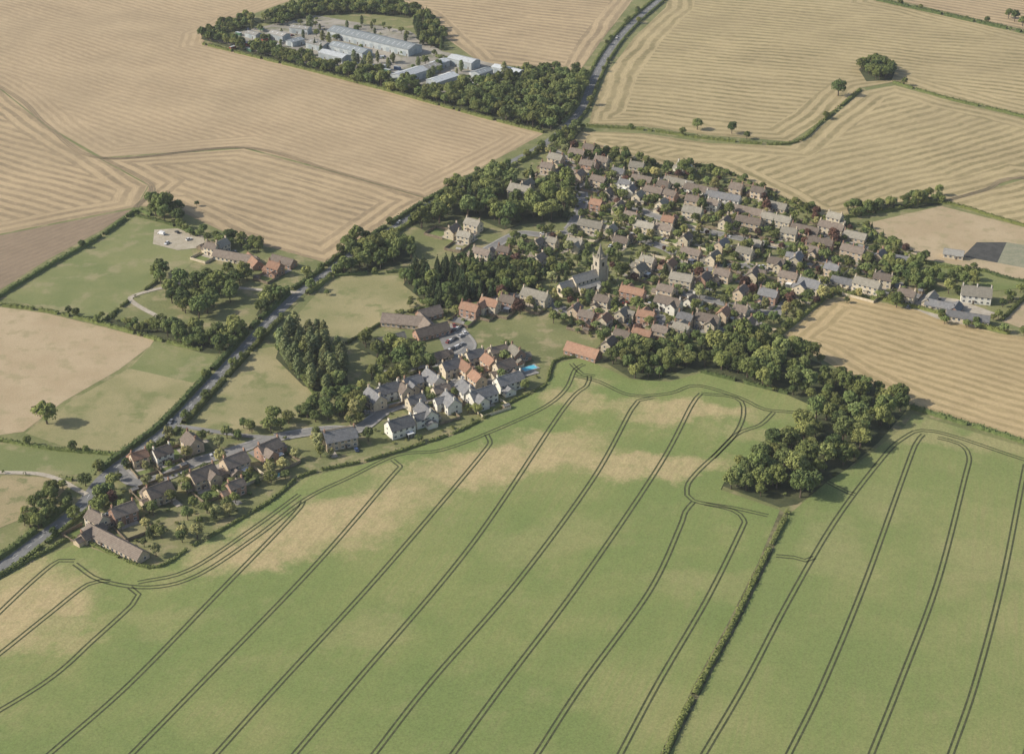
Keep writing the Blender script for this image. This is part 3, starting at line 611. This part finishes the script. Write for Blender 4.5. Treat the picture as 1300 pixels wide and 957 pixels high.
for r_ in range(3):
    for k in range(9):
        if R.random()<.6:
            x,y=G(566+k*2.6+r_*1,446-r_*12-k*1.2+2); car(x,y,math.radians(60))
for k in range(55):
    u,v=R.choice([(R.uniform(300,400),0),(R.uniform(440,500),1),(R.uniform(560,640),2)])
    v=R.uniform(*[(38,62),(70,92),(92,106)][v]); x,y=G(u,v)
    if any((x-o[0])**2+(y-o[1])**2<(o[2]+2)**2 for o in obst): continue
    car(x,y,R.uniform(0,6.3),R.random()<.4)
for u,v in [(205,298),(225,296),(240,305),(212,310)]: x,y=G(u,v); car(x,y,R.uniform(0,6),R.random()<.3)
for gx,gy,a,PW,y0,y1 in gards:
    if R.random()<.5:
        s=-1 if y1>0 else 1; lx=R.choice((-1,1))*PW*.3; ly=s*(abs(y0)+3.6); car(gx+lx*math.cos(a)-ly*math.sin(a),gy+lx*math.sin(a)+ly*math.cos(a),a+math.pi/2)
for k in (60,150,300): 
    A=allroad[0][0]; k=min(k,len(A)-2); d=A[k+1]-A[k]; d/=np.linalg.norm(d); p_=A[k]+np.array([-d[1],d[0]])*1.6; car(p_[0],p_[1],math.atan2(d[1],d[0])+math.pi)
def pool(u,v,a,L,Wd):
    x,y=G(u,v); m=MB(); m.box(0,0,.22,L+2,Wd+2,.2,0); m.box(0,0,.33,L,Wd,.04,1); m.box(L/2-.2,0,.5,.06,.5,.5,2)
    m.obj('swimming_pool',[pave,m_plain('pool_water',(.12,.5,.62),.1,.5),frame],None,(x,y,.1),math.radians(a)); obst.append((x,y,L/2+1))
pool(672,468,C_,8,4); pool(352,604,38,4,2.5)
# ---------------- trees ----------------
def leafcloud(C,Rd,n,size,squash=1.0,tree_c=None):
    C=np.array(C);Rd=np.array(Rd); cid=np.repeat(np.arange(len(C)),n); K=len(cid)
    d=rng.normal(size=(K,3)); d/=np.linalg.norm(d,axis=1,keepdims=True); d[:,2]=np.where(d[:,2]<-.3,-d[:,2],d[:,2])
    p=C[cid]+d*(Rd[cid]*rng.uniform(.7,1.05,K))[:,None]*np.array([1,1,squash])
    nn=d*1.2+rng.normal(size=(K,3))*.36; nn/=np.linalg.norm(nn,axis=1,keepdims=True)
    up=rng.normal(size=(K,3)); t=np.cross(nn,up); t/=np.linalg.norm(t,axis=1,keepdims=True); b=np.cross(nn,t)
    s=(rng.uniform(.6,1.2,K)*size/2)[:,None]; s2=s*rng.uniform(.6,1,K)[:,None]
    V=np.stack([p-t*s-b*s2*.6,p+t*s*.8-b*s2,p+t*s+b*s2*.7,p-t*s*.7+b*s2],1).reshape(-1,3)
    return V,np.arange(K*4).reshape(-1,4)
def tree_mesh(kind):
    m=MB(); C=[];Rd=[]
    if kind in('oak','ash','copper','willow'):
        h=R.uniform(9.5,11.5); w=R.uniform(4.0,4.9); zc=h*.58
        m.cone((0,0,-.2),(R.uniform(-.3,.3),R.uniform(-.3,.3),h*.45),.42,.24,7)
        for i in range(19):
            t=2.4*i+R.uniform(-.4,.4); f=R.uniform(-.5,.95); rad=w*math.sqrt(max(0.05,1-f*f))*R.uniform(.5,.78)
            c=(rad*math.cos(t),rad*math.sin(t),zc+f*h*.3); C.append(c);Rd.append(R.uniform(1.3,2.2))
            if i%3==0: m.cone((0,0,h*R.uniform(.22,.42)),c,.17,.05,5,cap=False)
        C.append((0,0,zc));Rd.append(w*.66); V,Fc=leafcloud(C,Rd,76,.78)
    elif kind=='poplar':
        h=17; m.cone((0,0,-.2),(0,0,h*.8),.35,.08,6)
        for i in range(20):
            f=i/19; w=3.3*math.sin(math.pi*(.2+.68*f)); t=i*2.4; C.append((w*.5*math.cos(t),w*.5*math.sin(t),2.5+f*(h-4.3))); Rd.append(w*.55+.4)
            if i%4==0: m.cone((0,0,1.5+f*(h-5)),C[-1],.09,.03,4,cap=False)
        V,Fc=leafcloud(C,Rd,66,.8)
    elif kind=='conifer':
        h=R.uniform(11,13); m.cone((0,0,-.2),(0,0,h*.9),.25,.05,6)
        for i in range(9):
            f=i/8; w=2.5*(1-f)+.25; k=max(1,int(6*(1-f))+1)
            for j in range(k): t=j*2*math.pi/k+i; C.append((w*.6*math.cos(t),w*.6*math.sin(t),1.6+f*(h-2))); Rd.append(w*.42+.2)
            if i<7: m.cone((0,0,1.6+f*(h-2)+.3),(w*math.cos(i),w*math.sin(i),1.4+f*(h-2)),.07,.02,4,cap=False)
        V,Fc=leafcloud(C,Rd,30,.6)
    else:
        h=3
        for i in range(6): t=i*1.1; m.cone((0,0,0),(.8*math.cos(t),.8*math.sin(t),1.4),.06,.02,4,cap=False); C.append((.8*math.cos(t),.8*math.sin(t),1.1+R.uniform(-.3,.7)));Rd.append(R.uniform(.6,1.0))
        V,Fc=leafcloud(C,Rd,34,.5)
    o=len(m.v); m.v+=V.tolist(); m.f+=(Fc+o).tolist(); m.m+=[1]*len(Fc)
    return m.mesh(kind+'_tree',[M['bark'],M[kind]])
TM={k:[tree_mesh(k) for _ in range(n)] for k,n in (('oak',6),('ash',5),('poplar',3),('conifer',3),('copper',2),('willow',2),('shrub',4))}
tcount=0
def tree(x,y,kind,s=1.0,parent=None,sz=None):
    global tcount; tcount+=1
    nm={'oak':'oak_tree','ash':'ash_tree','poplar':'poplar_tree','conifer':'conifer_tree','copper':'copper_beech_tree','willow':'willow_tree','shrub':'garden_shrub'}[kind]
    o=bpy.data.objects.new(nm,R.choice(TM[kind])); k=s*R.uniform(.9,1.1); o.scale=(k,k*R.uniform(.9,1.1),k*(sz or R.uniform(.85,1.12))); o.location=(x,y,.1); o.rotation_euler=(0,0,R.uniform(0,6.28))
    scene.collection.objects.link(o)
    if parent: o.parent=parent
    return o
OB=np.array(obst)
def free(x,y,m=1.0,road=True):
    if np.any((OB[:,0]-x)**2+(OB[:,1]-y)**2<(OB[:,2]+m)**2): return False
    return not(road and neard((x,y),-1,m))
def fill(px,sp,kinds,s=(.7,1.0),group='woodland',floor=True,m=1.5,dens=1.0):
    P=GP(px); E=empty(group,(0,0,0)) if group else None
    x0,x1=min(p[0] for p in P),max(p[0] for p in P); y0,y1=min(p[1] for p in P),max(p[1] for p in P)
    y=y0
    while y<y1:
        x=x0
        while x<x1:
            a=x+R.uniform(-.45,.45)*sp; b=y+R.uniform(-.45,.45)*sp
            if R.random()<dens and inpoly((a,b),P) and free(a,b,m): tree(a,b,R.choice(kinds),R.uniform(*s),E)
            x+=sp
        y+=sp
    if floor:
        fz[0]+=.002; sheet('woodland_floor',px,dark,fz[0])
fz=[.12]
D='oak oak ash ash'.split(); MX='oak ash oak conifer ash shrub'.split()
fill([(255,50),(262,42),(330,60),(400,78),(445,90),(445,102),(350,78)],5.5,D,(.5,.85))
fill([(440,90),(480,95),(510,108),(560,120),(620,108),(665,95),(700,88),(742,100),(742,118),(735,150),(700,168),(640,156),(560,134),(440,103)],6.8,D,(.6,1.2))
fill([(255,45),(310,22),(330,30),(300,40),(262,52)],5.5,D,(.5,.8)); fill([(330,28),(380,6),(480,4),(535,14),(520,24),(470,18),(400,20),(350,34)],6.3,D,(.6,.95))
fill([(530,14),(548,25),(565,50),(560,66),(535,60),(525,35)],5.5,['oak','conifer','ash'],(.6,.95))
fill([(300,36),(400,22),(500,36),(560,60),(650,88),(560,112),(470,96),(380,78),(300,56)],9,['oak','ash','shrub','poplar'],(.35,.7),group='yard_trees',floor=False,m=1.5,dens=.45)
for u,v in [(335,45),(343,50),(337,60),(400,55),(408,62),(395,30),(450,75),(460,78),(470,82),(540,75),(556,80),(640,88),(575,112),(590,112)]: x,y=G(u,v+8); tree(x,y,R.choice(['poplar','oak','conifer']),R.uniform(.7,.95))
fill([(690,180),(725,165),(742,160),(738,172),(715,188),(700,192)],5,D,(.5,.8))
fill([(522,285),(525,268),(570,238),(610,222),(650,228),(720,238),(724,268),(720,282),(670,284),(640,292),(600,276),(560,282),(545,296)],7.8,['oak','oak','ash','conifer','ash','ash'],(.65,1.35))
fill([(435,350),(432,325),(442,305),(480,303),(525,318),(522,332),(480,345)],7.2,D,(.7,1.25))
fill([(512,362),(520,345),(600,335),(655,350),(690,365),(640,375),(600,384),(550,392)],4.8,['conifer','conifer','conifer','oak'],(.65,1.05),group='conifer_plantation')
fill([(610,345),(650,325),(700,330),(705,350),(670,362)],6.5,['oak','ash','conifer'],(.6,.9))
fill([(350,455),(358,430),(385,425),(415,435),(440,458),(442,492),(415,500),(385,490)],5.4,['poplar','poplar','poplar','ash'],(.7,.95),group='poplar_grove',m=1)
fill([(470,488),(478,455),(500,445),(540,458),(560,470),(520,488),(490,496)],6.6,D,(.7,1.1))
fill([(450,440),(470,425),(490,440),(480,455)],6,D,(.6,.85))
fill([(765,458),(800,440),(850,438),(880,450),(870,468),(835,485),(800,480)],6.2,D,(.5,1.0))
fill([(860,462),(900,440),(960,430),(1010,448),(1060,470),(1080,488),(1110,490),(1152,510),(1150,522),(1115,562),(1065,604),(1012,640),(990,644),(917,617),(928,597),(983,568),(1036,530),(1042,520),(1000,502),(890,472)],7.2,['oak','oak','ash','ash','shrub'],(.55,1.3))
fill([(192,262),(222,262),(228,285),(200,285)],7,['oak'],(.9,1.1),floor=False)
fill([(210,360),(245,345),(300,380),(290,402),(250,410),(222,395)],9,['oak'],(.9,1.2),floor=False)
fill([(190,352),(205,340),(215,352),(205,362)],6,['oak'],(.8,1),floor=False)
fill([(270,300),(330,312),(330,325),(300,318),(250,305)],6,D,(.6,.9),floor=False); fill([(275,345),(310,350),(320,365),(285,368)],6.5,D,(.6,.9),floor=False)
fill([(225,295),(262,296),(262,304),(228,300)],5,D,(.5,.7),floor=False); fill([(325,400),(345,365),(385,370),(365,395),(340,415)],6,D,(.6,.95))
fill([(195,415),(250,425),(310,415),(322,425),(300,450),(255,448),(200,430)],6.3,D,(.6,1.05)); fill([(135,405),(195,412),(198,428),(140,414)],5,D,(.4,.6))
fill([(375,535),(420,505),(462,512),(460,540),(410,545)],6.5,D,(.6,.9),floor=False); fill([(270,555),(330,535),(400,520),(400,535),(330,555),(290,570)],6.5,D,(.5,.85),floor=False)
fill([(425,505),(470,490),(465,515),(430,525)],6,D,(.6,.85),floor=False)
fill([(95,640),(110,612),(145,620),(150,645),(120,655)],5.5,D+['copper'],(.6,.85),floor=False); fill([(30,660),(60,625),(100,612),(95,635),(60,665),(20,690)],5,['ash','oak','shrub'],(.5,.8),floor=False)
fill([(180,650),(215,640),(330,605),(350,615),(250,675),(190,700),(175,680)],7.5,['oak','ash','conifer','shrub'],(.4,.7),floor=False,m=.6)
fill([(175,560),(270,540),(290,570),(210,600),(150,612)],8,['oak','ash','willow','shrub'],(.4,.65),floor=False,m=.6)
fill([(1075,265),(1110,262),(1195,248),(1195,260),(1130,268),(1080,277)],5.5,D,(.5,.85)); fill([(1110,330),(1170,345),(1240,350),(1240,362),(1170,362),(1115,350)],6,D,(.5,.8),floor=False)
fill([(1120,380),(1150,380),(1155,392),(1130,392)],6,D,(.7,.9),floor=False); fill([(1150,365),(1240,362),(1240,372),(1160,378)],7,D,(.5,.8),floor=False); fill([(1180,400),(1250,412),(1270,400),(1262,418),(1230,418),(1180,408)],6,D,(.4,.6),floor=False)
fill([(1255,385),(1300,365),(1300,372),(1262,400)],5.5,D,(.4,.6),floor=False); fill([(1090,330),(1180,352),(1170,362),(1085,352)],7,MX,(.5,.8),floor=False)
fill([(1090,88),(1108,80),(1136,92),(1132,102),(1100,104)],6,['oak'],(.85,1.05),group='tree_clump')
for u,v,s in [(1064,122,1.35),(885,165,1.05),(929,170,.85),(948,177,.65),(60,538,1.4),(208,275,1.4),(415,375,.4),(88,400,.5),(1288,28,1),(1280,24,.9),(1298,34,.9),(1075,385,.4),(250,262,.4),(868,222,1.1),(800,345,.9),(788,352,1.0),(715,350,.8),(712,372,.8),(1235,375,.4),(130,405,.45),(700,235,1.1),(745,340,.7),(775,330,.8),(720,225,.9),(1025,272,.8),(845,222,.8)]:
    x,y=G(u,v); tree(x,y,'conifer' if (u,v) in((745,340),(800,345)) else 'oak',s)
x,y=G(452,530); tree(x,y,'willow',.9); x,y=G(445,538); tree(x,y,'willow',.7); x,y=G(215,560); tree(x,y,'willow',.7)
vg=[(690,190),(760,190),(830,210),(900,212),(985,250),(1040,272),(1110,290),(1190,340),(1180,370),(1120,385),(1060,375),(1000,420),(985,440),(850,445),(765,440),(720,425),(690,400),(575,410),(500,400),(520,380),(640,370),(650,300),(725,290),(725,240)]
fill(vg,7.2,['oak','ash','conifer','oak','shrub','copper','ash','ash','willow','ash'],(.35,.82),group='garden_trees',floor=False,m=-.7,dens=.66)
fill(vg,4.2,['shrub'],(.5,1.1),group='garden_shrubs',floor=False,m=-.8,dens=.42)
fill([(450,500),(560,460),(640,440),(700,462),(690,488),(585,545),(500,570),(460,560)],6,['shrub','shrub','ash'],(.4,.75),group='garden_shrubs',floor=False,m=-.5,dens=.5)
fill([(150,610),(300,565),(400,550),(465,560),(460,580),(385,600),(250,685),(190,712),(120,680)],5,['shrub','shrub','ash','willow'],(.4,.8),group='garden_shrubs',floor=False,m=-.6,dens=.38)
fill([(745,425),(840,432),(980,425),(1040,450),(900,445),(850,450),(780,455)],6,MX,(.4,.75),floor=False,dens=.8)
# ---------------- hedges ----------------
def hedge(px,w=1.8,h=1.9,off=0,name='hedgerow',gap=0.04,treep=0.03,roadok=False):
    s=smooth(GP(px),1.6); A,n=normals(s); A=A+n*off; m=MB(); C=[];Rd=[]; prev=None
    for i in range(len(A)):
        ok=roadok or not neard(A[i],-1,.6)
        if not ok or R.random()<gap: prev=None; continue
        hh=h*R.uniform(.75,1.25); ww=w*R.uniform(.8,1.2); c=A[i]
        ring=[(*(c+n[i]*ww*.5),.05),(*(c+n[i]*ww*.38),hh*.8),(*(c-n[i]*ww*.38),hh*.8),(*(c-n[i]*ww*.5),.05)]
        o=len(m.v); m.v+=[tuple(map(float,q)) for q in ring]
        if prev is not None:
            for k in range(3): m.f.append([prev+k,prev+k+1,o+k+1,o+k]); m.m.append(0)
        prev=o; C.append((c[0],c[1],hh*.6)); Rd.append(ww*.62)
        if R.random()<treep: tree(c[0],c[1],R.choice(['oak','ash','shrub']),R.uniform(.35,.75))
    if C:
        V,Fc=leafcloud(C,Rd,13,.75); o=len(m.v); m.v+=V.tolist(); m.f+=(Fc+o).tolist(); m.m+=[0]*len(Fc)
        m.obj(name,[M['hedge']])
for q in [dict(px=[(-60,420),(0,377),(60,340),(130,300),(172,270),(192,274)],w=2.4,h=2.4),dict(px=[(-60,380),(0,388),(60,396),(130,412),(200,432),(255,445)],w=2.2),
 dict(px=roadA[4:11],off=5.4,w=3,h=2.8,treep=.12),dict(px=roadA[4:10],off=-5.4,w=2.8,h=2.6,treep=.10),dict(px=roadA[10:16],off=5.4,w=2.8,h=2.6,treep=.07),dict(px=roadA[10:17],off=-5.4,w=3,h=2.8,treep=.16),
 dict(px=roadA[0:4],off=5.4,w=2.8,h=2.6,treep=.08),dict(px=roadA[0:4],off=-5.4,w=2.2,treep=.04),dict(px=roadA[17:],off=5.4,w=2.4,treep=.05),dict(px=roadA[17:],off=-5.4,w=2,treep=.03),
 dict(px=[(745,161),(820,166),(900,177),(1003,183),(1045,154),(1093,114)],w=2.4),dict(px=[(1134,105),(1200,125),(1300,149),(1500,203)],w=2.2,treep=.015),dict(px=[(1040,277),(1080,276),(1130,268),(1195,258),(1300,287),(1500,335)],w=2.0),
 dict(px=[(1000,652),(968,715),(929,795),(889,868),(845,957),(768,1150)],w=2.4,h=1.8,treep=0,gap=.06),dict(px=[(1156,518),(1200,531),(1300,562),(1500,632)],w=2.6,h=2.2),
 dict(px=[(990,427),(1050,378),(1070,373),(1170,393),(1268,421),(1300,426),(1500,455)],w=2.0),dict(px=[(-60,560),(0,560),(60,570),(150,578)],w=2),dict(px=[(0,601),(60,605),(92,610)],w=1.6),
 dict(px=[(0,732),(60,700),(100,686),(190,721),(250,691),(340,639),(386,604),(460,587),(515,571),(585,547),(650,511),(691,490),(704,460),(735,453)],w=1.6,h=1.5,treep=.01),
 dict(px=[(1113,1),(1300,42),(1500,86)],w=3,h=3,treep=.12),dict(px=[(258,57),(440,102),(600,146),(690,169)],w=2.5,h=2.5),dict(px=[(740,96),(690,90),(640,90)],w=3,h=3,treep=.15),
 dict(px=[(420,352),(440,350),(520,345)],w=1.8),dict(px=[(440,437),(500,404),(560,386)],w=1.6,treep=.05),dict(px=[(350,440),(400,505),(380,530)],w=1.6,treep=.05),dict(px=[(172,274),(215,285),(250,300)],w=2,treep=.1),
 dict(px=[(130,410),(165,382),(200,358)],w=1.6),dict(px=[(725,182),(835,212),(905,214),(985,250),(1040,277)],w=2.6,h=2.4,treep=.12),dict(px=[(1250,345),(1300,358),(1500,384)],w=2.0),dict(px=[(1095,285),(1140,318),(1190,338),(1250,345)],w=2.2,treep=.08),
 dict(px=[(890,473),(1000,500)],w=2,h=2),dict(px=[(1272,407),(1300,379)],w=2.2)]:
    hedge(**q)
print('trees',tcount)
# ---------------- summer haze (real scattering air volume) ----------------
hm=bpy.data.materials.new('haze'); hm.use_nodes=True; hn=hm.node_tree; hn.nodes.clear()
ho=hn.nodes.new('ShaderNodeOutputMaterial'); hv=hn.nodes.new('ShaderNodeVolumeScatter'); hv.inputs['Color'].default_value=(.9,.95,1,1); hv.inputs['Density'].default_value=5e-5; hv.inputs['Anisotropy'].default_value=.1
hn.links.new(hv.outputs[0],ho.inputs['Volume'])
m=MB(); m.box(0,3000,349,8000,8000,700); m.obj('haze',[hm])
# ---------------- light, sky, camera ----------------
sunel=math.radians(34); sa=math.radians(4)
tr=Vector((math.cos(sa)*math.cos(sunel),math.sin(sa)*math.cos(sunel),-math.sin(sunel)))
sl=bpy.data.lights.new('sun','SUN'); sl.energy=5.0; sl.angle=math.radians(.5); sl.color=(1,.94,.84)
so=bpy.data.objects.new('sun',sl); so.rotation_euler=tr.to_track_quat('-Z','Y').to_euler(); so.location=(-300,300,500); scene.collection.objects.link(so)
w=bpy.data.worlds.new('World'); scene.world=w; w.use_nodes=True; wn=w.node_tree
sk=wn.nodes.new('ShaderNodeTexSky'); sk.sky_type='NISHITA'; sk.sun_disc=False; sk.sun_elevation=sunel; sk.sun_rotation=math.atan2(-tr.x,-tr.y); sk.dust_density=2.0
wn.links.new(sk.outputs[0],wn.nodes['Background'].inputs[0]); wn.nodes['Background'].inputs[1].default_value=.135
cd=bpy.data.cameras.new('camera'); cd.sensor_width=36; cd.lens=36*F/1300; cd.clip_end=30000; cd.clip_start=1
co=bpy.data.objects.new('camera',cd); co.location=(0,0,H); co.rotation_euler=(math.pi/2-TH,0,0); scene.collection.objects.link(co); scene.camera=co
scene.view_settings.view_transform='Standard'; scene.view_settings.look='None'; scene.view_settings.exposure=0
